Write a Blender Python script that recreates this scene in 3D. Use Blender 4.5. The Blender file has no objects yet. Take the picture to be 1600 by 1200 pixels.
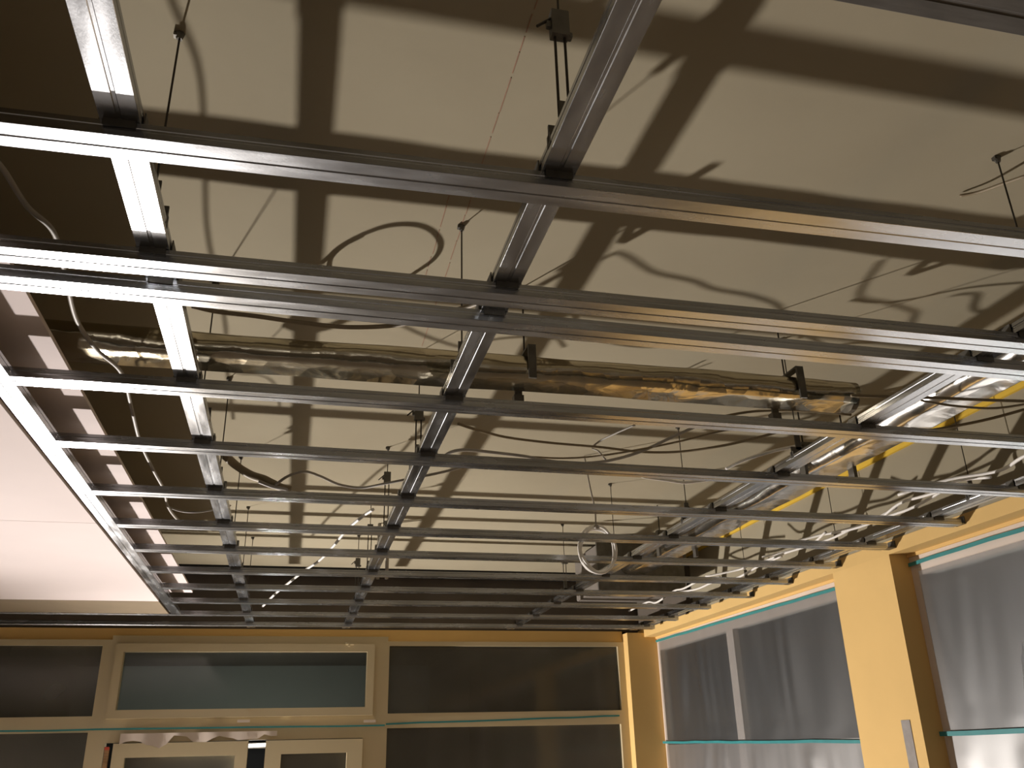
import bpy, bmesh, math, random
from mathutils import Vector, Matrix
random.seed(7)
sc = bpy.context.scene
COL = sc.collection
ZC = 1.7                       # height of the camera; all heights below are measured from it

# ------------------------------------------------------------------ camera
R = ((1, 0, 0), (0, 0, -1), (0, 1, 0))
def mul(a, b): return tuple(tuple(sum(a[i][k]*b[k][j] for k in range(3)) for j in range(3)) for i in range(3))
PAN, PIT, ROL, FPX = 2.43786414e-01, -3.98496481e-01, -2.51886063e-02, 1368.32620
ca, sa = math.cos(PAN), math.sin(PAN); cb, sb = math.cos(PIT), math.sin(PIT); cc, s_c = math.cos(ROL), math.sin(ROL)
R = mul(((cc, -s_c, 0), (s_c, cc, 0), (0, 0, 1)), mul(((1, 0, 0), (0, cb, -sb), (0, sb, cb)), mul(R, ((ca, -sa, 0), (sa, ca, 0), (0, 0, 1)))))
cd = bpy.data.cameras.new('camera'); cam = bpy.data.objects.new('camera', cd); COL.objects.link(cam)
cam.matrix_world = Matrix(((R[0][0], -R[1][0], -R[2][0], 0), (R[0][1], -R[1][1], -R[2][1], 0), (R[0][2], -R[1][2], -R[2][2], ZC), (0, 0, 0, 1)))
cd.sensor_width = 36; cd.lens = 36*FPX/1600; cd.clip_start = .02; cd.clip_end = 100
sc.camera = cam

def ray(px, py):
    v = ((px-800)/FPX, (py-600)/FPX, 1)
    return [sum(R[k][i]*v[k] for k in range(3)) for i in range(3)]
def at(px, py, z=None, y=None, x=None):       # point of the place seen at a pixel, on a known height or wall
    r = ray(px, py); k = z/r[2] if z is not None else (y/r[1] if y is not None else x/r[0])
    return Vector((r[0]*k, r[1]*k, r[2]*k))

# ------------------------------------------------------------------ world, lamp, exposure
sc.view_settings.view_transform = 'Standard'; sc.view_settings.look = 'None'
sc.view_settings.gamma = 1; sc.view_settings.use_curve_mapping = False
sc.view_settings.exposure = -1.15
w = bpy.data.worlds.new('world'); sc.world = w; w.use_nodes = True
w.node_tree.nodes['Background'].inputs[0].default_value = (.9, .85, .8, 1)
w.node_tree.nodes['Background'].inputs[1].default_value = .0005
LAMP = Vector((-1.86, 7.08, -1.64+ZC))
# floodlight on the floor by the far glazing; side spot added to brighten the right wall
for hn, en, sz, aim in (('work_lamp_front_head', 4300, 120, (0, -1, -.10)), ('side_fill_spot', 3000, 134, (.87, -.44, .22))):
    ld = bpy.data.lights.new(hn, 'SPOT'); ld.energy = en; ld.color = (1, .93, .87)
    ld.spot_size = math.radians(sz); ld.spot_blend = 1.0; ld.shadow_soft_size = .06
    lo = bpy.data.objects.new(hn, ld); COL.objects.link(lo); lo.location = LAMP
    lo.rotation_euler = Vector(aim).to_track_quat('-Z', 'Y').to_euler()
# added fill light behind the camera, lifts the shadows
fd = bpy.data.lights.new('fill_light', 'AREA'); fd.energy = .8; fd.color = (1, .88, .74); fd.shape = 'RECTANGLE'; fd.size = 1.6; fd.size_y = .8
fo = bpy.data.objects.new('fill_light', fd); COL.objects.link(fo); fo.location = (-.5, -3.2, .3+ZC)
fo.rotation_euler = Vector((.2, 1, .12)).to_track_quat('-Z', 'Y').to_euler()

# ------------------------------------------------------------------ materials
def N(nt, t, **kw):
    n = nt.nodes.new(t)
    for k, v in kw.items():
        if k in n.inputs.keys(): n.inputs[k].default_value = v
        else: setattr(n, k, v)
    return n
def mat(name, col, rough=.6, metal=0, var=.12, scale=6, bump=0, bscale=60, col2=None, stretch=None, spec=.5, rvar=0, detail=4):
    m = bpy.data.materials.new(name); m.use_nodes = True; nt = m.node_tree; b = nt.nodes['Principled BSDF']
    b.inputs['Metallic'].default_value = metal; b.inputs['Roughness'].default_value = rough
    b.inputs['Specular IOR Level'].default_value = spec
    tc = N(nt, 'ShaderNodeTexCoord'); mp = N(nt, 'ShaderNodeMapping'); nt.links.new(tc.outputs['Object'], mp.inputs[0])
    if stretch: mp.inputs['Scale'].default_value = stretch
    no = N(nt, 'ShaderNodeTexNoise', Scale=scale, Detail=detail); nt.links.new(mp.outputs[0], no.inputs['Vector'])
    rp = N(nt, 'ShaderNodeValToRGB'); nt.links.new(no.outputs['Fac'], rp.inputs[0])
    c2 = col2 or tuple(c*(1-var*2) for c in col)
    rp.color_ramp.elements[0].position = .35; rp.color_ramp.elements[0].color = (*c2, 1)
    rp.color_ramp.elements[1].position = .65; rp.color_ramp.elements[1].color = (*col, 1)
    nt.links.new(rp.outputs[0], b.inputs['Base Color'])
    if rvar:
        mr = N(nt, 'ShaderNodeMapRange'); nt.links.new(no.outputs['Fac'], mr.inputs[0])
        mr.inputs[1].default_value = .3; mr.inputs[2].default_value = .7; mr.inputs[3].default_value = rough-rvar; mr.inputs[4].default_value = rough+rvar
        nt.links.new(mr.outputs[0], b.inputs['Roughness'])
    if bump:
        n2 = N(nt, 'ShaderNodeTexNoise', Scale=bscale, Detail=3); nt.links.new(mp.outputs[0], n2.inputs['Vector'])
        bp = N(nt, 'ShaderNodeBump', Strength=bump, Distance=.01); nt.links.new(n2.outputs['Fac'], bp.inputs['Height'])
        nt.links.new(bp.outputs[0], b.inputs['Normal'])
    return m
M = {}
M['steel_x'] = mat('galvanised_steel', (.52, .535, .56), .25, 1, .10, 3.5, .03, 120, stretch=(1.2, 6, 6), rvar=.06)
M['steel_y'] = mat('galvanised_steel_carrier', (.52, .535, .56), .25, 1, .14, 3.5, .03, 120, stretch=(6, 1.2, 6), rvar=.06)
M['steel_grey'] = mat('dark_grey_steel', (.13, .125, .12), .55, .6, .12, 12, stretch=(1.2, 6, 6))  # darker, rougher steel for the top right corner rail
M['steel_dark'] = mat('dull_steel', (.16, .15, .13), .5, .8, .15, 20)
M['rod'] = mat('dark_wire', (.05, .042, .03), .6, .4, .1, 20)
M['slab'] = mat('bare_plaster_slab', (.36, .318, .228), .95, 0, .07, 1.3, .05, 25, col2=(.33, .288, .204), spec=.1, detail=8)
M['gyps'] = mat('plasterboard', (.74, .655, .64), .9, 0, .02, 2, spec=.15)
M['brown'] = mat('lit_wall_brown', (.24, .19, .13), .9, 0, .05, 3, spec=.1)
M['yellow'] = mat('yellow_paint', (.78, .52, .20), .75, 0, .03, 2.2, .05, 40, spec=.25)
M['far_conc'] = mat('grey_concrete_and_shade', (.13, .11, .09), .95, 0, .1, 2, .1, 20, spec=.1)
M['floor'] = mat('grey_screed', (.34, .32, .30), .7, 0, .08, 1.5, .05, 20)
M['paint'] = mat('white_paint', (.28, .25, .21), .9, 0, .03, 2)
M['frame'] = mat('cream_frame', (.57, .475, .30), .5, 0, .03, 3)
M['wframe'] = mat('pale_frame', (.72, .62, .54), .5, 0, .04, 4)
M['tape'] = mat('teal_tape', (.03, .24, .25), .5, 0, .06, 15)
M['cable'] = mat('white_cable', (.84, .81, .76), .45, 0, .03, 20)
M['cable_b'] = mat('brown_cable', (.22, .17, .10), .6, 0, .05, 20)
M['cable_g'] = mat('grey_cable', (.34, .31, .27), .55, 0, .05, 20)
M['yellow_strip'] = mat('yellow_strip_paint', (.80, .52, .05), .6, 0, .05, 6)
M['grey_filler'] = mat('grey_filler', (.34, .31, .29), .9, 0, .08, 20)
M['wood'] = mat('rough_wood', (.34, .20, .09), .8, 0, .2, 12, stretch=(1, 8, 8))
M['box'] = mat('grey_box', (.16, .14, .12), .7, 0, .1, 6)
M['corr'] = mat('corridor_wall', (.36, .37, .34), .8, 0, .03, 2)
M['red'] = mat('red_plastic', (.5, .06, .03), .5, 0, .02, 4)
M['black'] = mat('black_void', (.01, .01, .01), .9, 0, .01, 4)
def foil(name, tint=(.82, .76, .62), rough=.16, bs=.30):
    m = mat(name, tint, rough, 1, .08, 5); nt = m.node_tree; b = nt.nodes['Principled BSDF']
    tc = N(nt, 'ShaderNodeTexCoord'); v = N(nt, 'ShaderNodeTexVoronoi', Scale=11.); nt.links.new(tc.outputs['Object'], v.inputs['Vector'])
    n = N(nt, 'ShaderNodeTexNoise', Scale=7., Detail=3., Distortion=.8); nt.links.new(tc.outputs['Object'], n.inputs['Vector'])
    a = N(nt, 'ShaderNodeMath', operation='ADD'); nt.links.new(v.outputs['Distance'], a.inputs[0]); nt.links.new(n.outputs['Fac'], a.inputs[1])
    bp = N(nt, 'ShaderNodeBump', Strength=bs, Distance=.02); nt.links.new(a.outputs[0], bp.inputs['Height']); nt.links.new(bp.outputs[0], b.inputs['Normal'])
    return m
M['foil'] = foil('crinkled_foil', (.55, .49, .36), .20); M['foil2'] = foil('bright_foil', (.86, .84, .80), .17, .12)
def glass(name, dcol, dfac, rough=.08, tint=(.6, .62, .6), vert=False, gl_f=1.):
    # glass or plastic film: lets part of the light through, scatters part of it, mirrors a little
    m = bpy.data.materials.new(name); m.use_nodes = True; nt = m.node_tree; nt.nodes.clear()
    o = N(nt, 'ShaderNodeOutputMaterial'); tr = N(nt, 'ShaderNodeBsdfTransparent'); tr.inputs[0].default_value = (*tint, 1)
    df = N(nt, 'ShaderNodeBsdfDiffuse'); gl = N(nt, 'ShaderNodeBsdfGlossy'); gl.inputs['Roughness'].default_value = rough
    gl.inputs[0].default_value = (.8, .8, .8, 1)
    tc = N(nt, 'ShaderNodeTexCoord'); mp = N(nt, 'ShaderNodeMapping'); nt.links.new(tc.outputs['Object'], mp.inputs[0])
    if vert: mp.inputs['Scale'].default_value = (1, 7, .7)
    no = N(nt, 'ShaderNodeTexNoise', Scale=1.6, Detail=3.); nt.links.new(mp.outputs[0], no.inputs['Vector'])
    rp = N(nt, 'ShaderNodeValToRGB'); rp.color_ramp.elements[0].position = .35; rp.color_ramp.elements[1].position = .75
    rp.color_ramp.elements[0].color = (*[c*.6 for c in dcol], 1); rp.color_ramp.elements[1].color = (*dcol, 1)
    nt.links.new(no.outputs['Fac'], rp.inputs[0]); nt.links.new(rp.outputs[0], df.inputs[0])
    m1 = N(nt, 'ShaderNodeMixShader'); m1.inputs[0].default_value = dfac; nt.links.new(tr.outputs[0], m1.inputs[1]); nt.links.new(df.outputs[0], m1.inputs[2])
    fr = N(nt, 'ShaderNodeFresnel', IOR=1.4); m2 = N(nt, 'ShaderNodeMixShader')
    gm = N(nt, 'ShaderNodeMath', operation='MULTIPLY'); gm.inputs[1].default_value = gl_f; nt.links.new(fr.outputs[0], gm.inputs[0]); nt.links.new(gm.outputs[0], m2.inputs[0]); nt.links.new(m1.outputs[0], m2.inputs[1]); nt.links.new(gl.outputs[0], m2.inputs[2])
    nt.links.new(m2.outputs[0], o.inputs[0]); return m
M['pane'] = glass('tinted_glass', (.20, .19, .16), .55)
M['pane_b'] = glass('clear_glass', (.2, .2, .19), .10, tint=(.75, .8, .78))
M['film'] = glass('plastic_film', (.085, .092, .10), .22, .40, tint=(.78, .80, .82), vert=True, gl_f=.20)
M['film2'] = glass('plastic_film_lower', (.26, .24, .235), .55, .40, tint=(.7, .72, .74), vert=True, gl_f=.45)
def emis(name, col, s):
    m = bpy.data.materials.new(name); m.use_nodes = True; b = m.node_tree.nodes['Principled BSDF']
    b.inputs['Emission Color'].default_value = (*col, 1); b.inputs['Emission Strength'].default_value = s; return m
M['tube'] = emis('lit_tube', (1, .97, .9), 6)

# ------------------------------------------------------------------ mesh helpers (heights measured from the camera)
def link(name, bm, m, parent=None, smooth=False, base=None):
    bmesh.ops.recalc_face_normals(bm, faces=bm.faces)
    me = bpy.data.meshes.new(name)
    lo_ = Vector([min(v.co[i] for v in bm.verts) for i in range(3)]); hi_ = Vector([max(v.co[i] for v in bm.verts) for i in range(3)])
    org = Vector(((lo_.x+hi_.x)/2, (lo_.y+hi_.y)/2, lo_.z)) if base is None else Vector(base)
    bmesh.ops.translate(bm, verts=bm.verts, vec=-org)
    for f in bm.faces: f.smooth = smooth
    bm.to_mesh(me); bm.free(); me.materials.append(m)
    o = bpy.data.objects.new(name, me); COL.objects.link(o)
    wl = org+Vector((0, 0, ZC))
    if parent is not None: o.parent = parent; o.location = wl-WL[parent]
    else: o.location = wl
    WL[o] = wl
    return o
WL = {}
def thing(name, label, cat, loc, group=None):
    o = bpy.data.objects.new(name, None); COL.objects.link(o); o.location = Vector(loc)+Vector((0, 0, ZC)); WL[o] = o.location.copy()
    o.empty_display_size = .05
    return tag(o, label, cat, group)
def tag(o, label=None, cat=None, group=None, kind=None):
    if label: o['label'] = label
    if cat: o['category'] = cat
    if group: o['group'] = group
    if kind: o['kind'] = kind
    return o
def box(bm, x0, x1, y0, y1, z0, z1):
    v = [bm.verts.new((x, y, z)) for x in (x0, x1) for y in (y0, y1) for z in (z0, z1)]
    for f in ((0, 1, 3, 2), (4, 6, 7, 5), (0, 4, 5, 1), (2, 3, 7, 6), (0, 2, 6, 4), (1, 5, 7, 3)): bm.faces.new([v[i] for i in f])
    return bm
def B(*a, bm=None): return box(bm or bmesh.new(), *a)
def spline(pts, n=8):
    P = [Vector(p) for p in pts]; P = [2*P[0]-P[1]]+P+[2*P[-1]-P[-2]]; out = []
    for i in range(1, len(P)-2):
        for k in range(n):
            t = k/n; a, b, c, d = P[i-1], P[i], P[i+1], P[i+2]
            out.append(.5*((2*b)+(c-a)*t+(2*a-5*b+4*c-d)*t*t+(3*b-a-3*c+d)*t**3))
    out.append(P[-2]); return out
def tube(bm, path, r, seg=8, sec=None):
    rings = []; up = Vector((0, 0, 1))
    for i, p in enumerate(path):
        d = (path[min(i+1, len(path)-1)]-path[max(i-1, 0)]).normalized()
        u = up if abs(d.dot(up)) < .95 else Vector((0, 1, 0))
        s = d.cross(u).normalized(); t = s.cross(d).normalized()
        rr = r(i/(len(path)-1)) if callable(r) else r
        rings.append([bm.verts.new(p+s*rr*math.cos(a)+t*rr*math.sin(a)) for a in [2*math.pi*k/seg for k in range(seg)]])
    for a, b in zip(rings, rings[1:]):
        for k in range(seg): bm.faces.new((a[k], a[(k+1) % seg], b[(k+1) % seg], b[k]))
    bm.faces.new(rings[0]); bm.faces.new(rings[-1][::-1]); return bm
def sweep(bm, prof, a, b, closed=True):        # extrude a (side, up) profile from a to b
    a, b = Vector(a), Vector(b); d = (b-a).normalized(); s = d.cross(Vector((0, 0, 1))).normalized(); u = Vector((0, 0, 1))
    A = [bm.verts.new(a+s*p[0]+u*p[1]) for p in prof]; C_ = [bm.verts.new(b+s*p[0]+u*p[1]) for p in prof]; n = len(prof)
    for k in range(n): bm.faces.new((A[k], A[(k+1) % n], C_[(k+1) % n], C_[k]))
    bm.faces.new(A); bm.faces.new(C_[::-1]); return bm
CEN = [(-.0225, .0240), (-.0225, .0268), (-.0297, .0268), (-.0297, .0180), (-.0290, .0165), (-.0290, .0125), (-.0297, .0110), (-.0297, .0008), (-.0290, .0002),
       (-.0040, .0002), (-.0025, .0016), (.0025, .0016), (.0040, .0002),
       (.0290, .0002), (.0297, .0008), (.0297, .0110), (.0290, .0125), (.0290, .0165), (.0297, .0180), (.0297, .0268), (.0225, .0268), (.0225, .0240)]
def inset(c, t=.0007):
    out = []
    for i, p in enumerate(c):
        a = Vector(c[max(i-1, 0)]); b = Vector(c[min(i+1, len(c)-1)]); d = (b-a).normalized(); out.append((p[0]-d.y*t, p[1]+d.x*t))
    return out
CD = CEN+inset(CEN)[::-1]                      # the thin folded sheet of a C-shaped ceiling profile
def channel(name, a, b, m, parent=None):
    o = link(name, sweep(bmesh.new(), CD, a, b), m, parent); return o

# ------------------------------------------------------------------ the setting
S = 1.385; GZ = .88; XF = 2.85; XW = 2.97; YF = 7.22
def struct(name, bm, m, parent=None, **k):
    o = link(name, bm, m, parent, **k)
    if parent is None: o['kind'] = 'structure'
    return o
struct('floor', B(-4.2, 3.4, -4.2, 7.6, -1.8, -1.7), M['floor'])
struct('ceiling', B(-4.2, 3.4, -4.2, 7.6, S, S+.12), M['slab'])
struct('wall_left', B(-4.2, -4.0, -4.2, 7.6, -1.7, S), M['paint'])
struct('wall_back', B(-4.0, 3.4, -4.2, -4.0, -1.7, S), M['paint'])
# right side: column, beam, bare upper wall, window reveal
YC0, YC1 = 3.785, 4.285
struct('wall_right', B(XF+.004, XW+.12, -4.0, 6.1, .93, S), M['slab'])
struct('wall_right_darkened', B(XF+.004, XW+.12, 6.1, YF, .93, S), M['far_conc'])  # end of the same wall, colour darkened to stand for corner shade
struct('trim_1', B(XF, XW+.12, -4.0, YF+.02, .866, .93), M['yellow'])                 # painted foot of the beam
struct('trim_2', B(XF, XW+.12, YC0, YC1, -1.7, .866), M['yellow'])                    # column between the windows
struct('trim_3', B(2.70, XW+.12, 7.10, YF+.05, -1.7, .90), M['yellow'])               # corner pillar
struct('trim_4', B(XW-.02, XW+.12, YC1, 7.10, .85, .866), M['yellow'])
struct('trim_5', B(XW-.02, XW+.12, -4.0, YC0, .85, .866), M['yellow'])
struct('trim_6', B(XF-.012, XF+.02, -1.0, 6.2, 1.335, 1.384), M['yellow_strip'])
for k, (y0, y1) in enumerate(((4.285, 7.10), (-4.0, 3.785))):
    wnd = tag(thing('window_%d' % (k+1), None, None, (XW, (y0+y1)/2, -.9)), kind='structure')
    bm = B(XW-.01, XW+.06, y0, y1, .755, .85); B(XW-.01, XW+.06, y0, y1, -.95, -.88, bm=bm)
    B(XW-.01, XW+.06, y0, y0+.05, -.88, .755, bm=bm); B(XW-.01, XW+.06, y1-.05, y1, -.88, .755, bm=bm)
    ms = [5.78] if k == 0 else [1.9, 0, -2.0]
    for my in ms: B(XW-.014, XW+.06, my-.05, my+.05, -.88, .755, bm=bm)
    link('window_frame', bm, M['wframe'], wnd)
    link('pane', B(XW+.03, XW+.036, y0+.04, y1-.04, -.9, .78), M['pane_b'], wnd)
struct('wall_right_sill', B(XF+.03, XW+.12, -4.0, 7.1, -1.7, -.95), M['yellow'])

# far side: painted head, bare wall above the grid, glazed partition
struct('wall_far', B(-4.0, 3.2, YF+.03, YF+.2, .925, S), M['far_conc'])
struct('trim_7', B(-4.0, 2.70, YF, YF+.2, .80, .925), M['yellow'])
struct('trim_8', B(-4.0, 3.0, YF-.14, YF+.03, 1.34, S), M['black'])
F = M['frame']; y0, y1 = YF-.02, YF+.05
def win(n, x0, x1, z0, z1, fl, fr, fb, ft, pm, sash=0):
    o = tag(thing('window_%d' % n, None, None, ((x0+x1)/2, YF, z0)), kind='structure')
    bm = B(x0, x1, y0, y1, z1-ft, z1); B(x0, x1, y0, y1, z0, z0+fb, bm=bm)
    B(x0, x0+fl, y0, y1, z0+fb, z1-ft, bm=bm); B(x1-fr, x1, y0, y1, z0+fb, z1-ft, bm=bm)
    link('window_frame', bm, F, o)
    if sash:
        xa, xb, za, zb = x0+fl, x1-fr, z0+fb, z1-ft; s = sash
        bm = B(xa, xb, y0-.03, y1-.02, zb-s, zb); B(xa, xb, y0-.03, y1-.02, za, za+s, bm=bm)
        B(xa, xa+s, y0-.03, y1-.02, za+s, zb-s, bm=bm); B(xb-s, xb, y0-.03, y1-.02, za+s, zb-s, bm=bm)
        link('sash', bm, F, o)
    link('pane', B(x0+fl+sash-.005, x1-fr-sash+.005, YF+.01, YF+.016, z0+fb+sash-.005, z1-ft-sash+.005), pm, o)
    return o
win(3, -4.0, -1.30, .215, .84, .05, .062, .095, .042, M['pane'])
w4 = win(4, -1.30, .73, .215, .87, .035, .105, .075, .06, M['pane_b'], .058)
bm = B(.40, .46, y0-.045, y0-.029, .805, .822); B(.415, .432, y0-.06, y0-.045, .79, .81, bm=bm)
tag(link('window_catch', bm, M['frame'], w4), 'small cream catch on the top of the sash')
win(5, .73, 2.70, .215, .835, .012, .055, .085, .035, M['pane'])
win(6, -4.0, -1.36, -1.7, .215, .05, .012, .08, .012, M['pane'])
win(7, .64, 2.70, -1.7, .215, .10, .07, .08, .02, M['pane'])
struct('trim_9', B(-1.36, .64, y0, y1, .13, .215), F)
struct('trim_10', B(-1.36, -1.25, y0, y1, -1.7, .13), F)
struct('trim_11', B(.56, .64, y0, y1, -1.7, .13), F)
for n, (x0, x1, pm, s, st) in enumerate(((-1.19, -.27, 'pane', .10, .085), (-.145, .56, 'pane', .10, .115))):
    o = tag(thing('door_%d' % (n+1), None, None, ((x0+x1)/2, YF, -1.7)), kind='structure')
    bm = B(x0, x1, y0-.02, y1, .13-s, .125); B(x0, x1, y0-.02, y1, -1.7, -1.45, bm=bm)
    B(x0, x0+st, y0-.02, y1, -1.45, .13-s, bm=bm); B(x1-st, x1, y0-.02, y1, -1.45, .13-s, bm=bm)
    link('door_frame', bm, F, o); link('pane', B(x0+.08, x1-.08, YF, YF+.008, -1.46, .04), M[pm], o)
tag(link('door_seal_strip', B(-1.245, -1.215, y0-.01, y0+.02, -1.7, .10), M['wood']), 'brown vertical strip with a red tip beside the left door leaf', 'strip')
tag(link('red_cap', B(-1.245, -1.215, y0-.015, y0-.01, .085, .105), M['red'], bpy.data.objects['door_seal_strip']), 'red cap')
# vestibule behind the doors
struct('wall_vestibule_far', B(-2.0, 1.4, 9.6, 9.7, -1.7, 1.2), M['black'])  # painted black for the unlit dark behind the door gap
struct('trim_12', B(-2.0, 1.4, 9.5, 9.6, .33, .86), M['corr'])                                   # added pale panel, its colour stands for light seen through the transom
struct('wall_vestibule_left', B(-2.1, -2.0, 7.3, 9.7, -1.7, 1.2), M['far_conc'])
struct('wall_vestibule_right', B(1.4, 1.5, 7.3, 9.7, -1.7, 1.2), M['far_conc'])
struct('ceiling_vestibule', B(-2.1, 1.5, 7.42, 9.7, .86, .96), M['far_conc'])
struct('floor_vestibule', B(-2.1, 1.5, 7.6, 9.7, -1.8, -1.7), M['floor'])
lt = at(391, 1166, y=9.5)
cl = thing('strip_light', 'small lit white strip light seen through the dark gap between the door leaves', 'lamp', (lt.x, 9.5, lt.z))
link('tube', tube(bmesh.new(), [Vector((lt.x-.17, 9.5, lt.z)), Vector((lt.x+.17, 9.5, lt.z+.01))], .016), M['tube'], cl, True)
link('housing', B(lt.x-.19, lt.x+.19, 9.52, 9.598, lt.z-.02, lt.z+.03), M['paint'], cl)
pl = bpy.data.lights.new('vestibule_fill', 'POINT'); pl.energy = 55; pl.shadow_soft_size = .05; pl.color = (1, 1, .95)
po = bpy.data.objects.new('vestibule_fill', pl); COL.objects.link(po); po.location = (lt.x, 8.2, lt.z-.5+ZC)  # added fill, set apart from the strip light to brighten the pale panel

# ------------------------------------------------------------------ plasterboards of the finished ceiling on the left
for (a, b_, lab) in ((3.664, 5.57, 'white plasterboard at the far end of the finished ceiling, beyond the fine seam'),
                     (1.70, 3.660, 'white plasterboard at the left edge, on the near side of the fine seam'),
                     (-.3, 1.696, 'white plasterboard of the finished ceiling nearest the camera, outside the left edge')):
    bm = B(-3.6, -.785, a, b_, .868, .8795)
    bmesh.ops.bevel(bm, geom=bm.edges[:], offset=.002, segments=1)
    tag(link('plasterboard', bm, M['gyps']), lab, 'plasterboard', 'boards of the finished ceiling')
tag(link('lit_wall_strip', B(-3.6, -.80, 5.575, 6.17, .883, .893), M['brown']), 'brown strip standing for the lit far wall between white ceiling and far glazing', 'board')  # added strip, its brown stands for lamplight on the upper far wall
channel('edge_profile', (-.752, -.6, .879), (-.752, 6.16, .879), M['steel_y'])
tag(bpy.data.objects['edge_profile'], 'bright steel profile running along the right edge of the white ceiling', 'steel profile')
bm = B(-3.6, -.632, -.3, 5.85, .968, .980)
for v in bm.verts: pass
tag(link('upper_plasterboard', bm, M['gyps']), 'pale board above the grid, its edge showing between rails beside the white ceiling', 'plasterboard')

# ------------------------------------------------------------------ crosswise rails
RAILS = [  # centre Y at x = 0, slope, x0, x1, label
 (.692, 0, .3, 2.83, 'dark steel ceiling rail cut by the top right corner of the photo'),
 (1.212, -.0149, -.72, 2.82, 'galvanised ceiling rail crossing the whole photo, above and apart from the close pair'),
 (1.592, 0, -.72, 2.82, 'galvanised ceiling rail, upper one of the close pair crossing the photo'),
 (1.714, .0121, -.72, 2.82, 'galvanised ceiling rail, lower one of the close pair, just above the foil-wrapped pipe'),
 (2.232, .0028, -.722, 2.82, 'galvanised ceiling rail just below the foil-wrapped pipe, starting at the white ceiling edge'),
 (2.728, .0125, -.722, 2.82, 'galvanised ceiling rail, second below the dull foil pipe, leaving through the right edge'),
 (3.255, 0, -.722, 2.828, 'galvanised ceiling rail whose free end is the one nearest the right edge'),
 (3.747, 0, -.722, 2.80, 'galvanised ceiling rail whose free end touches the top of the yellow column'),
 (4.215, 0, -.722, 2.81, 'galvanised ceiling rail ending just left of the yellow column top'),
 (4.72, -.008, -.722, 2.80, 'galvanised ceiling rail, second free end to the left of the yellow column'),
 (5.20, -.006, -.722, 2.79, 'galvanised ceiling rail, third free end to the left of the yellow column'),
 (5.69, -.008, -.722, 2.77, 'thin looking galvanised rail, fourth free end to the left of the yellow column'),
 (6.215, .004, -3.6, 2.77, 'galvanised rail meeting the lower tip of the edge profile beside the white ceiling'),
 (6.715, 0, -3.6, 2.78, 'farthest galvanised rail, just above the yellow head of the far glazing')]
for (yc, sl, x0, x1, lab) in RAILS:
    o = channel('ceiling_rail', (x0, yc+sl*x0, GZ), (x1, yc+sl*x1, GZ), M['steel_grey' if yc < .8 else 'steel_x'])
    tag(o, lab, 'ceiling rail', 'crosswise rails of the ceiling grid')

# ------------------------------------------------------------------ lengthwise carriers with their connectors
def connector_bm(x, y):
    # bent steel clip straddling carrier and rail: two hooked cheeks and a saddle
    bm = B(x-.024, x+.024, y-.0335, y-.0312, GZ+.016, GZ+.057); B(x-.024, x+.024, y+.0312, y+.0335, GZ+.016, GZ+.057, bm=bm)
    B(x-.024, x+.024, y-.0335, y+.0335, GZ+.0555, GZ+.058, bm=bm)
    B(x-.0335, x-.0312, y-.020, y+.020, GZ+.030, GZ+.0555, bm=bm); B(x+.0312, x+.0335, y-.020, y+.020, GZ+.030, GZ+.0555, bm=bm)
    return bm
CARR = [(-.314, 'left carrier', 'lengthwise steel carrier nearest the white ceiling, shining white beside the dark patch'),
        (.384, 'middle carrier', 'lengthwise steel carrier through the middle of the photo, under the chalk line'),
        (1.676, 'right carrier', 'lengthwise steel carrier on the left of the bright foil pipes'),
        (2.715, 'wall carrier', 'lengthwise steel carrier closest to the yellow wall, with white cables lying on it')]
con = None
for (x, nm, lab) in CARR:
    t = thing('ceiling_carrier', lab, 'ceiling carrier', (x, 3, GZ+.0275), 'lengthwise carriers of the ceiling grid')
    channel('channel', (x, -.6, GZ+.0275), (x, 7.0, GZ+.0275), M['steel_y'], t)
    for (yc, sl, x0, x1, _) in RAILS:
        if not (x0 < x < x1): continue
        y = yc+sl*x
        if con is None: con = link('cross_connector', connector_bm(0, 0), M['steel_dark'], t, base=(0, 0, GZ)); c = con
        else: c = con.copy(); COL.objects.link(c)
        c.parent = t; c.location = Vector((x, y, GZ+ZC))-WL[t]

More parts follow.
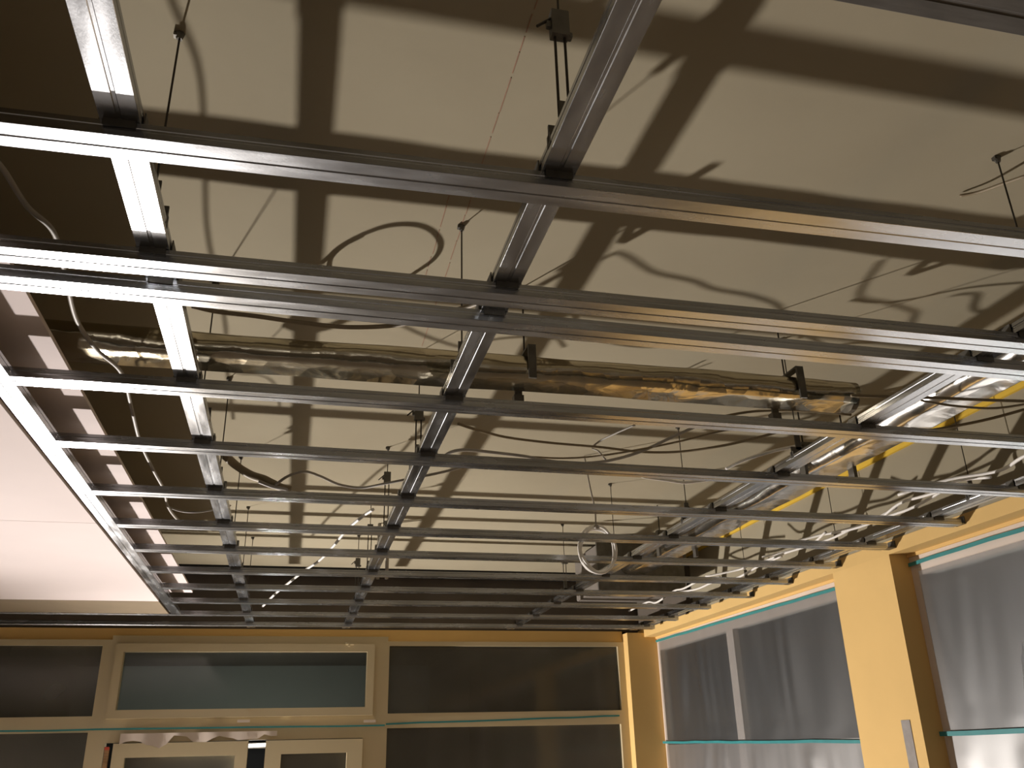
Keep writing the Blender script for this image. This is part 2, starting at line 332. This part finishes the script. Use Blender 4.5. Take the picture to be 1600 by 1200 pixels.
# ------------------------------------------------------------------ hangers
def hanger(x, y, zb, lab, twin=True, sgn=-1):
    zc = GZ+.0275+.027
    t = thing('wire_hanger', lab, 'hanger', (x, y, zc), 'wire hangers of the ceiling grid')
    if zb:                                     # spring adjuster block part way up, twin wires below it
        bm = B(x-.016, x+.016, y-.010, y+.010, zb-.028, zb+.028); B(x-.024, x-.016, y-.004, y+.004, zb-.010, zb+.004, bm=bm)
        B(x+.016, x+.022, y-.006, y+.006, zb-.028, zb-.018, bm=bm)
        bmesh.ops.bevel(bm, geom=bm.edges[:], offset=.0015, segments=1)
        bl = link('spring_adjuster', bm, M['steel_dark'], t)
        link('release_tab', tube(bmesh.new(), [Vector((x-.016, y, zb+.012)), Vector((x-.042, y-.004, zb-.014))], .0028, 6), M['rod'], bl)
        for dx in (-.009, .009): link('wire', tube(bmesh.new(), [Vector((x+dx, y, zc+.05)), Vector((x+dx, y, zb-.026))], .0026, 6), M['rod'], t)
        link('wire', tube(bmesh.new(), [Vector((x, y, zb+.02)), Vector((x, y, S-.002))], .0022, 6), M['rod'], t)
    else:
        link('wire', tube(bmesh.new(), [Vector((x, y, zc+.05)), Vector((x, y, S-.002))], .0022, 6), M['rod'], t)
    # clip: stem, shoulders and hooks into the carrier
    bm = B(x-.010, x+.010, y-.0025, y+.0025, zc+.02, zc+.085); B(x-.030, x+.030, y-.0025, y+.0025, zc-.004, zc+.03, bm=bm)
    B(x-.030, x-.026, y-.010, y+.010, zc-.012, zc+.012, bm=bm); B(x+.026, x+.030, y-.010, y+.010, zc-.012, zc+.012, bm=bm)
    link('hanger_clip', bm, M['steel_dark'], t)
    bm = bmesh.new(); tube(bm, [Vector((x, y, S-.016)), Vector((x, y, S-.001))], lambda q: .006+.004*q, 8); B(x-.012, x+.004, y-.006, y+.006, S-.010, S-.001, bm=bm)
    link('ceiling_anchor', bm, M['steel_dark'], t)
CN = ('left', 'middle', 'right', 'wall-side')
def near(x, k, y):
    r = min(range(len(RAILS)), key=lambda i: abs(RAILS[i][0]-y))
    names = ['the top right corner rail', 'the topmost full rail', 'the upper rail of the close pair', 'the lower rail of the close pair', 'the first rail under the foil pipe',
             'the second rail under the foil pipe', 'the rail ending nearest the right edge', 'the rail touching the column', 'the rail left of the column', 'the second rail left of the column',
             'the third rail left of the column', 'the thin fourth rail', 'the rail at the edge profile tip', 'the farthest rail']
    side = 'above' if RAILS[r][0] > y else 'below'
    return 'wire hanger on the %s carrier, just %s %s' % (CN[k], side, names[r])
for k, (x, ys) in enumerate(((-.314, ((1.50, 0), (2.56, 0), (3.33, 0), (4.33, 0), (5.3, 0), (6.1, 0))),
                             (.384, ((1.13, 1.19), (2.09, 0), (2.95, 1.14), (4.07, 1.23), (5.0, 1.2), (5.95, 1.2))),
                             (1.676, ((1.505, 0), (2.60, 0), (3.55, 0), (4.5, 0), (5.45, 1.15))),
                             (2.715, ((2.02, 0), (3.0, 0), (4.0, 0), (5.0, 0))))):
    for (y, zb) in ys: hanger(x, y, zb, near(x, k, y))

# ------------------------------------------------------------------ foil-wrapped pipes
def lobed(name, axis, a0, a1, c0, cz, r, gap, lab, m, parts, seed, bend=0):
    # two pipes side by side under one crinkled foil wrap
    rnd = random.Random(seed); bm = bmesh.new(); n = int((a1-a0)/.03); prof = []
    K = 28
    ph = [rnd.uniform(0, 6.28) for _ in range(6)]
    rings = []
    for i in range(n+1):
        t = a0+(a1-a0)*i/n; ring = []
        for k in range(K):
            a = 2*math.pi*k/K; c_, s_ = math.cos(a), math.sin(a)
            side = 1 if c_ >= 0 else -1
            u = side*gap/2+r*c_ if abs(c_) > .18 else c_*(gap/2+r*.4)/.18*.5
            v = r*s_ if abs(c_) > .18 else r*s_*(.80+.2*abs(c_)/.18)
            kk = 1+.025*math.sin(7*t+ph[0]+2*a)+.012*math.sin(19*t+ph[1]+3*a)
            u *= kk; v *= kk
            wob = .006*math.sin(2.1*t+ph[2])
            if axis == 'x': ring.append(bm.verts.new((t, c0+u+wob, cz+v)))
            else: ring.append(bm.verts.new((c0+u+wob, t, cz+v)))
        rings.append(ring)
    for a, b in zip(rings, rings[1:]):
        for k in range(K): bm.faces.new((a[k], a[(k+1) % K], b[(k+1) % K], b[k]))
    bm.faces.new(rings[0]); bm.faces.new(rings[-1])
    o = link(name, bm, m, None, True)
    return tag(o, lab, 'pipe')
dp = lobed('foil_wrapped_pipe', 'x', -1.6, 1.76, 2.404, 1.078, .040, .076, 'dull foil-wrapped twin pipe crossing above the carriers, ending at the right carrier', M['foil'], 0, 3)
bm = bmesh.new(); tube(bm, [Vector((1.755, 2.40, 1.075)), Vector((1.775, 2.40, 1.075))], .05, 16)
link('end_cap', bm, M['steel_dark'], dp)
dq = lobed('bright_foil_pipe', 'y', -.8, 5.6, 2.225, 1.145, .052, .104, 'shining foil-wrapped twin pipe running lengthwise to the right of the right carrier', M['foil2'], 0, 5)
# pipe clamps
for (x, y, z, r, lab) in ((1.54, 2.404, 1.078, .09, 'dark strap bracket holding the dull foil pipe near its right end'),
                          (.64, 2.404, 1.078, .09, 'small dark bracket over the dull foil pipe right of the middle carrier')):
    t = thing('pipe_strap', lab, 'bracket', (x, y, z-r), 'straps of the dull foil pipe')
    bm = B(x-.012, x+.012, y+r-.004, y+r+.004, z-.05, z+.06); B(x-.012, x+.012, y-r-.004, y-r+.004, z-.05, z+.06, bm=bm); B(x-.012, x+.012, y-r, y+r, z+.056, z+.062, bm=bm)
    B(x-.016, x+.016, y+r-.01, y+r+.02, z-.075, z-.035, bm=bm)
    link('strap', bm, M['steel_dark'], t); link('threaded_rod', tube(bmesh.new(), [Vector((x, y, z+.06)), Vector((x, y, S-.002))], .003, 6), M['rod'], t)
for (y, lab) in ((3.25, 'black bracket holding the bright foil pipe, below the second rail under the dull foil pipe'), (4.9, 'black bracket holding the bright foil pipe at its far end')):
    t = thing('pipe_bracket', lab, 'bracket', (2.225, y, 1.07), 'brackets of the bright foil pipe')
    bm = B(2.10, 2.35, y-.02, y+.02, 1.205, 1.225); B(2.335, 2.352, y-.02, y+.02, 1.07, 1.21, bm=bm); B(2.098, 2.112, y-.02, y+.02, 1.07, 1.21, bm=bm)
    link('bracket_frame', bm, M['steel_dark'], t)
    for xx in (2.12, 2.33): link('threaded_rod', tube(bmesh.new(), [Vector((xx, y, 1.22)), Vector((xx, y, S-.002))], .004, 6), M['rod'], t)

# dark installation boxes in the far right corner of the void
t = thing('ventilation_box', 'dark grey ventilation box high in the void near the far right corner', 'box', (2.3, 6.0, 1.10))
bm = B(2.02, 2.62, 5.75, 6.3, 1.02, 1.33); bmesh.ops.bevel(bm, geom=bm.edges[:], offset=.008, segments=2); link('housing', bm, M['box'], t)
bm = B(2.00, 2.64, 5.73, 5.75, 1.0, 1.35); link('flange', bm, M['steel_dark'], t)
for xx in (2.1, 2.5): link('threaded_rod', tube(bmesh.new(), [Vector((xx, 6, 1.33)), Vector((xx, 6, S-.002))], .004, 6), M['rod'], t)
p = at(1052, 866, y=5.35)
t = thing('wooden_junction_board', 'small brown board with round cover at the far end of the bright foil pipe', 'board', (p.x, 5.35, p.z-.06))
link('board', B(p.x-.085, p.x+.065, 5.35, 5.37, p.z-.05, p.z+.05), M['wood'], t)
link('round_cover', tube(bmesh.new(), [Vector((p.x-.02, 5.335, p.z)), Vector((p.x-.02, 5.35, p.z))], .032, 16), M['wood'], t)
link('support_strut', B(p.x+.065, p.x+.09, 5.35, 5.375, p.z-.06, S-.002), M['steel_dark'], t)
for (px, lab) in ((590, 'left of two short grey tubes hanging near the far middle carrier'), (604, 'right of two short grey tubes hanging near the far middle carrier')):
    a = at(px, 905, y=5.6)
    tag(link('hanging_tube', tube(bmesh.new(), [a, Vector((a.x, a.y, S-.002))], .011, 8), M['cable_g'], None, True), lab, 'tube')

# rear bracket plates at the free rail ends
for i, nm in zip((6, 7, 8, 9, 10), ('nearest the right edge', 'above the yellow column', 'just left of the yellow column', 'second to the left of the yellow column', 'third to the left of the yellow column')):
    yc, sl, x0, x1, _ = RAILS[i]
    bm = B(x1+.002, XF-.001, yc-.028, yc+.028, GZ+.004, GZ+.008); B(XF-.005, XF-.001, yc-.028, yc+.028, GZ+.008, GZ+.04, bm=bm)
    tag(link('wall_bracket', bm, M['steel_dark']), 'angle bracket at the free rail end %s' % nm, 'bracket', 'brackets at the free rail ends')

# ------------------------------------------------------------------ cables
def cable(name, pts, r, m, lab, cat='cable', n=8):
    return tag(link(name, tube(bmesh.new(), spline(pts, n), r, 8), M[m], None, True), lab, cat)
A = at
cable('hanging_cable', [A(-40, 225, z=1.02), A(0, 258, z=1.0), A(42, 322, z=.98), A(85, 365, z=.97), A(104, 440, z=.965), A(120, 500, z=.965), A(150, 545, z=.965), A(190, 583, z=.97), A(206, 640, z=.965), A(219, 690, z=.965),
      A(240, 735, z=.96), A(256, 765, z=.96), A(262, 790, z=.96), A(274, 808, z=.97), A(290, 822, z=1.0)], .0055, 'cable_g', 'grey white cable snaking across the dark patch between the white ceiling and left carrier')
cable('drooping_cable', [A(262, 792, z=.97), A(285, 799, z=.965), A(310, 800, z=.965), A(335, 796, z=.99), A(360, 790, z=1.05)], .004, 'cable_g', 'thin grey cable drooping to the left carrier beside the dark patch')
cable('loop_cable', [(-0.045, 2.501, 1.301), (-0.018, 2.447, 1.273), (0.026, 2.405, 1.251), (0.081, 2.374, 1.235), (0.144, 2.364, 1.23), (0.199, 2.375, 1.236), (0.244, 2.408, 1.252), (0.257, 2.45, 1.275), (0.236, 2.495, 1.298), (0.202, 2.54, 1.322), (0.139, 2.576, 1.34), (0.06, 2.58, 1.342), (-0.003, 2.54, 1.322), (-0.027, 2.488, 1.295), (-0.01, 2.444, 1.272), (0.027, 2.409, 1.253)], .007, 'cable_b', 'brown cable loop above the close pair of rails, casting the ring shadow', 'cable')
cable('brown_cable', [A(300, 478, z=1.0), A(340, 487, z=1.0), A(400, 494, z=1.0), A(470, 504, z=1.0), A(540, 511, z=1.0), A(610, 509, z=1.0), A(660, 500, z=.99), A(700, 488, z=.97), A(735, 478, z=.955), A(765, 466, z=.942)], .006, 'cable_b', 'brown cable hugging the underside of the close rail pair left of the middle carrier')
cable('bundle_cable', [A(352, 712, z=1.05), A(370, 728, z=1.03), A(392, 742, z=1.0), A(415, 750, z=.97), A(440, 762, z=.95), A(455, 766, z=.94)], .016, 'cable_b', 'thick brown taped cable bundle right of the left carrier')
cable('bundle_cable_thin', [A(404, 752, z=.96), A(425, 760, z=.945), A(445, 764, z=.94), A(458, 770, z=.935)], .007, 'cable_g', 'short pale cable end lying on the thick brown bundle')
cable('curly_cable', [A(430, 758, z=.95), A(450, 744, z=.98), A(476, 737, z=1.0), A(500, 744, z=1.0), A(530, 757, z=.99), A(565, 762, z=.99), A(600, 756, z=.99), A(640, 748, z=1.0), A(690, 738, z=1.02), A(720, 730, z=1.05)], .0055, 'cable_g', 'curved cable from the brown bundle to the middle carrier')
cable('tail_cable', [A(583, 796, z=.94), A(565, 808, z=.94), A(540, 830, z=.94), A(522, 852, z=.94), A(500, 875, z=.94), A(478, 890, z=.94), A(452, 910, z=.94), A(430, 928, z=.94), A(410, 948, z=.94)], .007, 'cable', 'straight white cable left of the middle carrier, seen in short pieces between far rails')
cable('long_cable', [A(716, 662, z=1.1), A(740, 670, z=1.1), A(790, 683, z=1.12), A(860, 692, z=1.12), A(940, 699, z=1.1), A(1000, 706, z=1.1), A(1060, 706, z=1.1), A(1120, 698, z=1.1), A(1175, 686, z=1.12), A(1240, 668, z=1.15)], .0055, 'cable_b', 'long brown cable sagging from middle to right carrier, upper of the sagging ones')
cable('white_top_cable', [A(690, 716, z=.95), A(706, 706, z=.96), A(730, 703, z=.97), A(770, 707, z=.98), A(820, 713, z=.98), A(850, 719, z=.98), A(900, 724, z=.98), A(950, 720, z=1.0), A(1000, 706, z=1.05), A(1050, 683, z=1.1), A(1090, 665, z=1.15)], .006, 'cable_g', 'pale cable leaving the middle carrier and sagging on the third rail below the foil pipe')
cable('thin_sagging_cable', [A(830, 714, z=1.06), A(880, 716, z=1.06), A(930, 713, z=1.06), A(990, 704, z=1.05), A(1060, 690, z=1.1), A(1130, 673, z=1.15), A(1200, 662, z=1.2)], .004, 'cable_b', 'thin brown cable sagging between the long brown cable and the pale cable')
cable('short_hooked_cable', [A(992, 664, z=1.2), A(960, 678, z=1.2), A(936, 690, z=1.2), A(926, 700, z=1.18), A(935, 705, z=1.15), A(946, 718, z=1.1)], .004, 'cable_g', 'short hooked cable hanging above the coiled white cable')
cable('white_tail', [A(992, 737, z=.913), A(1005, 745, z=.94), A(1040, 750, z=.94), A(1068, 754, z=.94), A(1090, 752, z=.95), A(1106, 750, z=.97)], .006, 'cable', 'short white cable end under the fourth gap, left of the right carrier')
cable('white_tail_upper', [A(1134, 733, z=.96), A(1160, 720, z=.98), A(1193, 709, z=1.0), A(1220, 702, z=1.03), A(1250, 696, z=1.05)], .006, 'cable', 'short white cable rising to the right carrier from the third rail below the foil pipe')
cable('arched_cable', [A(1110, 655, z=1.1), A(1160, 645, z=1.12), A(1200, 642, z=1.12), A(1260, 642, z=1.1), A(1330, 648, z=1.08)], .005, 'cable_b', 'arched brown cable under the right end of the dull foil pipe')
cable('straight_cable', [A(1330, 618, z=1.02), A(1400, 620, z=1.02), A(1470, 622, z=1.02), A(1540, 625, z=1.02), A(1640, 628, z=1.02)], .0055, 'cable_b', 'straight brown cable crossing under the bright foil pipes to the right edge')
cable('bowed_cable', [A(1440, 626, z=1.06), A(1490, 634, z=1.06), A(1550, 638, z=1.06), A(1600, 632, z=1.06), A(1650, 622, z=1.06)], .0045, 'cable_b', 'thin brown cable bowing just below the straight one at the right edge')
cable('rising_cable', [A(1430, 676, z=1.15), A(1480, 668, z=1.15), A(1540, 656, z=1.17), A(1600, 640, z=1.2), A(1650, 625, z=1.22)], .006, 'cable_b', 'brown cable rising to the right edge between the foil pipes and yellow wall')
cable('upper_right_cable', [A(1500, 306, z=1.377), A(1530, 300, z=1.365), A(1570, 286, z=1.34), A(1640, 262, z=1.3)], .0045, 'cable_b', 'thin cable curving to the right edge above the topmost full rail')
# drop wire and coil of white cable
c0 = A(935, 858, y=4.0)
t = thing('cable_coil', 'white coiled cable hanging in a ring left of the right carrier', 'cable coil', (c0.x, 4.0, c0.z-.12))
pts = []
for k in range(61):
    a = k/60*2*math.pi*2.6+math.pi*.5; r = .098+.006*math.sin(a*1.7)
    pts.append(Vector((c0.x+r*.92*math.cos(a), 4.0+.012*math.sin(a*2.3)+.0004*k, c0.z+r*1.12*math.sin(a))))
link('coil', tube(bmesh.new(), spline(pts, 3), .0070, 7), M['cable'], t, True)
link('tie', tube(bmesh.new(), [Vector((c0.x-.012, 3.98, c0.z+.105)), Vector((c0.x+.012, 4.03, c0.z+.115))], .012, 8), M['cable_g'], t, True)
link('drop_cable', tube(bmesh.new(), spline([(c0.x, 4.02, c0.z+.11), (c0.x+.002, 4.02, c0.z+.2), (c0.x-.015, 4.03, c0.z+.33), (c0.x-.03, 4.04, S-.003)], 6), .004, 7), M['cable_g'], t, True)
# white cables lying along the wall-side carrier
def bundle(y, lab, seed):
    rnd = random.Random(seed); pts = []
    x = 2.60+rnd.uniform(-.03, .02)
    return x
wy = [(1.9, 3.1, 2.56, 'white cable lying beside the wall-side carrier at the right edge'), (2.75, 3.75, 2.60, 'white cable by the wall-side carrier, below the rail leaving through the right edge'),
      (2.85, 4.0, 2.52, 'second thinner white cable beside it, curling onto the rail with the nearest free end'), (3.3, 4.4, 2.60, 'white cable on the wall-side carrier beside the rail touching the yellow column'),
      (3.75, 4.9, 2.50, 'white cable lying on the rail just left of the column'), (4.3, 5.6, 2.58, 'white cable by the wall-side carrier left of the yellow column'), (4.9, 6.2, 2.46, 'farthest pale cable piece by the wall-side carrier')]
for i, (ya, yb, x, lab) in enumerate(wy):
    rnd = random.Random(40+i); n = 7
    pts = [(x+rnd.uniform(-.035, .035)-(.10 if k == n-1 else 0), ya+(yb-ya)*k/(n-1), .945+rnd.uniform(-.012, .035)) for k in range(n)]
    tag(link('wall_side_cable', tube(bmesh.new(), spline(pts, 7), .0065, 7), M['cable'], None, True), lab, 'cable', 'white cables along the wall-side carrier')

# chalk lines snapped on the slab
for (x, ya, yb, lab) in ((.384, .9, 2.9, 'thin red chalk line on the bare slab over the middle carrier'), (.325, 1.95, 2.4, 'short faint red chalk line beside the long one on the bare slab')):
    bm = bmesh.new(); rnd = random.Random(int(x*100)); y = ya
    while y < yb:
        l = rnd.uniform(.03, .12); dx = rnd.uniform(-.0015, .0015); box(bm, x+dx-.0011, x+dx+.0011, y, y+l, S-.0012, S-.0002); y += l+rnd.uniform(.003, .02)
    tag(link('chalk_line', bm, mat('red_chalk', (.34, .19, .12), .9, 0, .1, 30)), lab, 'chalk line')

# ------------------------------------------------------------------ plastic sheets, tape and patch on the right wall
def sheet(name, ya, yb, za, zb, m, lab, seed, folds):
    rnd = random.Random(seed); bm = bmesh.new(); nu, nv = 90, 50; g = []
    fs = [(rnd.uniform(0, 1), rnd.uniform(.012, .032), rnd.uniform(.003, .008), rnd.uniform(-.25, .25)) for _ in range(folds)]
    for j in range(nv+1):
        row = []; v = j/nv
        for i in range(nu+1):
            u = i/nu; d = 0
            for (c, wd, h, tl) in fs: d += h*math.exp(-((u-c-tl*(v-.5)*.3)/wd)**2)*(.25+.75*math.sin(math.pi*min(1, (1-v)*1.2)))
            d += .0015*math.sin(u*31+v*3+seed)+.001*math.sin(u*57+v*2)
            d *= min(1, v*12, (1-v)*10+.02)
            row.append(bm.verts.new((XW-.022-d, ya+(yb-ya)*u, za+(zb-za)*v)))
        g.append(row)
    for j in range(nv):
        for i in range(nu): bm.faces.new((g[j][i], g[j][i+1], g[j+1][i+1], g[j+1][i]))
    return tag(link(name, bm, M[m], None, True), lab, 'plastic sheet', 'plastic sheets over the right windows')
sheet('plastic_sheet', 4.30, 7.05, .03, .818, 'film', 'creased grey plastic sheet taped over the window between corner and yellow column', 3, 16)
sheet('plastic_sheet', 1.6, 3.72, .03, .772, 'film', 'creased grey plastic sheet taped over the window right of the yellow column', 8, 16)
sheet('plastic_sheet', 4.30, 7.05, -.9, .03, 'film2', 'paler lower plastic sheet below the tape, left of the yellow column', 5, 16)
sheet('plastic_sheet', 1.6, 3.72, -.9, .03, 'film2', 'paler lower plastic sheet below the tape, right of the yellow column', 6, 16)
def tape(a, b, h, lab, grp='teal tape strips'):
    a, b = Vector(a), Vector(b); bm = bmesh.new(); n = 14; rnd = random.Random(int(a.y*100)+int(a.z*50)); P = []
    for i in range(n+1):
        p = a.lerp(b, i/n)+Vector((0, 0, rnd.uniform(-.0025, .0025))); q = Vector((-.0015, 0, 0)) if abs(a.x-b.x) < .01 else Vector((0, -.0015, 0))
        P.append([bm.verts.new(p+Vector((0, 0, -h/2))), bm.verts.new(p+Vector((0, 0, h/2))), bm.verts.new(p+q+Vector((0, 0, h/2))), bm.verts.new(p+q+Vector((0, 0, -h/2)))])
    for s, e in zip(P, P[1:]):
        for k in range(4): bm.faces.new((s[k], s[(k+1) % 4], e[(k+1) % 4], e[k]))
    bm.faces.new(P[0]); bm.faces.new(P[-1])
    tag(link('masking_tape', bm, M['tape']), lab, 'tape', grp)
XT = XW-.024
tape((XT+.001, 4.29, .808), (XT+.001, 7.09, .832), .018, 'teal tape along the window head left of the yellow column')
tape((XT+.001, 1.2, .822), (XT+.001, 3.78, .815), .018, 'teal tape along the window head right of the yellow column')
tape((XT-.012, 4.29, .012), (XT-.012, 7.09, .048), .017, 'teal tape joining the two sheets left of the yellow column')
tape((XT-.012, 1.2, .032), (XT-.012, 3.78, .033), .020, 'teal tape joining the two sheets right of the yellow column')
tape((-4.0, y0-.032, .225), (.72, y0-.032, .215), .012, 'dark teal tape across the far glazing frame, left and above the doors')
tape((.73, y0-.004, .225), (2.62, y0-.004, .258), .012, 'dark teal tape across the far glazing frame, right of the doors')
bm = B(XF-.003, XF+.001, 3.86, 3.925, -.35, .10); bmesh.ops.bevel(bm, geom=[e for e in bm.edges], offset=.001, segments=1)
tag(link('filler_patch', bm, M['grey_filler']), 'grey filler patch on the lower front of the yellow column', 'filler patch')
# ragged plastic strip and paper scraps over the door head
bm = bmesh.new(); rnd = random.Random(5); top = []; bot = []
for i in range(25):
    x = -1.15+i*.045; top.append(bm.verts.new((x, y0-.026-.004*math.sin(i), .19))); bot.append(bm.verts.new((x, y0-.026-.006*math.cos(i*1.3), .145+.02*math.sin(i*.9)+rnd.uniform(-.012, .012)-(.03 if i < 8 else 0))))
for i in range(24): bm.faces.new((top[i], top[i+1], bot[i+1], bot[i]))
tag(link('plastic_strip', bm, M['wframe'], None, True), 'ragged pale plastic strip hanging over the doors of the far glazing', 'plastic strip')
for (px, lab) in ((381, 'small pale paper scrap on the frame above the doors'), (577, 'pale paper scrap on the frame by the right door post')):
    p = at(px, 1127, y=y0)
    tag(link('paper_scrap', B(p.x-.045, p.x+.045, y0-.037, y0-.0345, p.z-.009, p.z+.009), M['wframe']), lab, 'paper scrap')
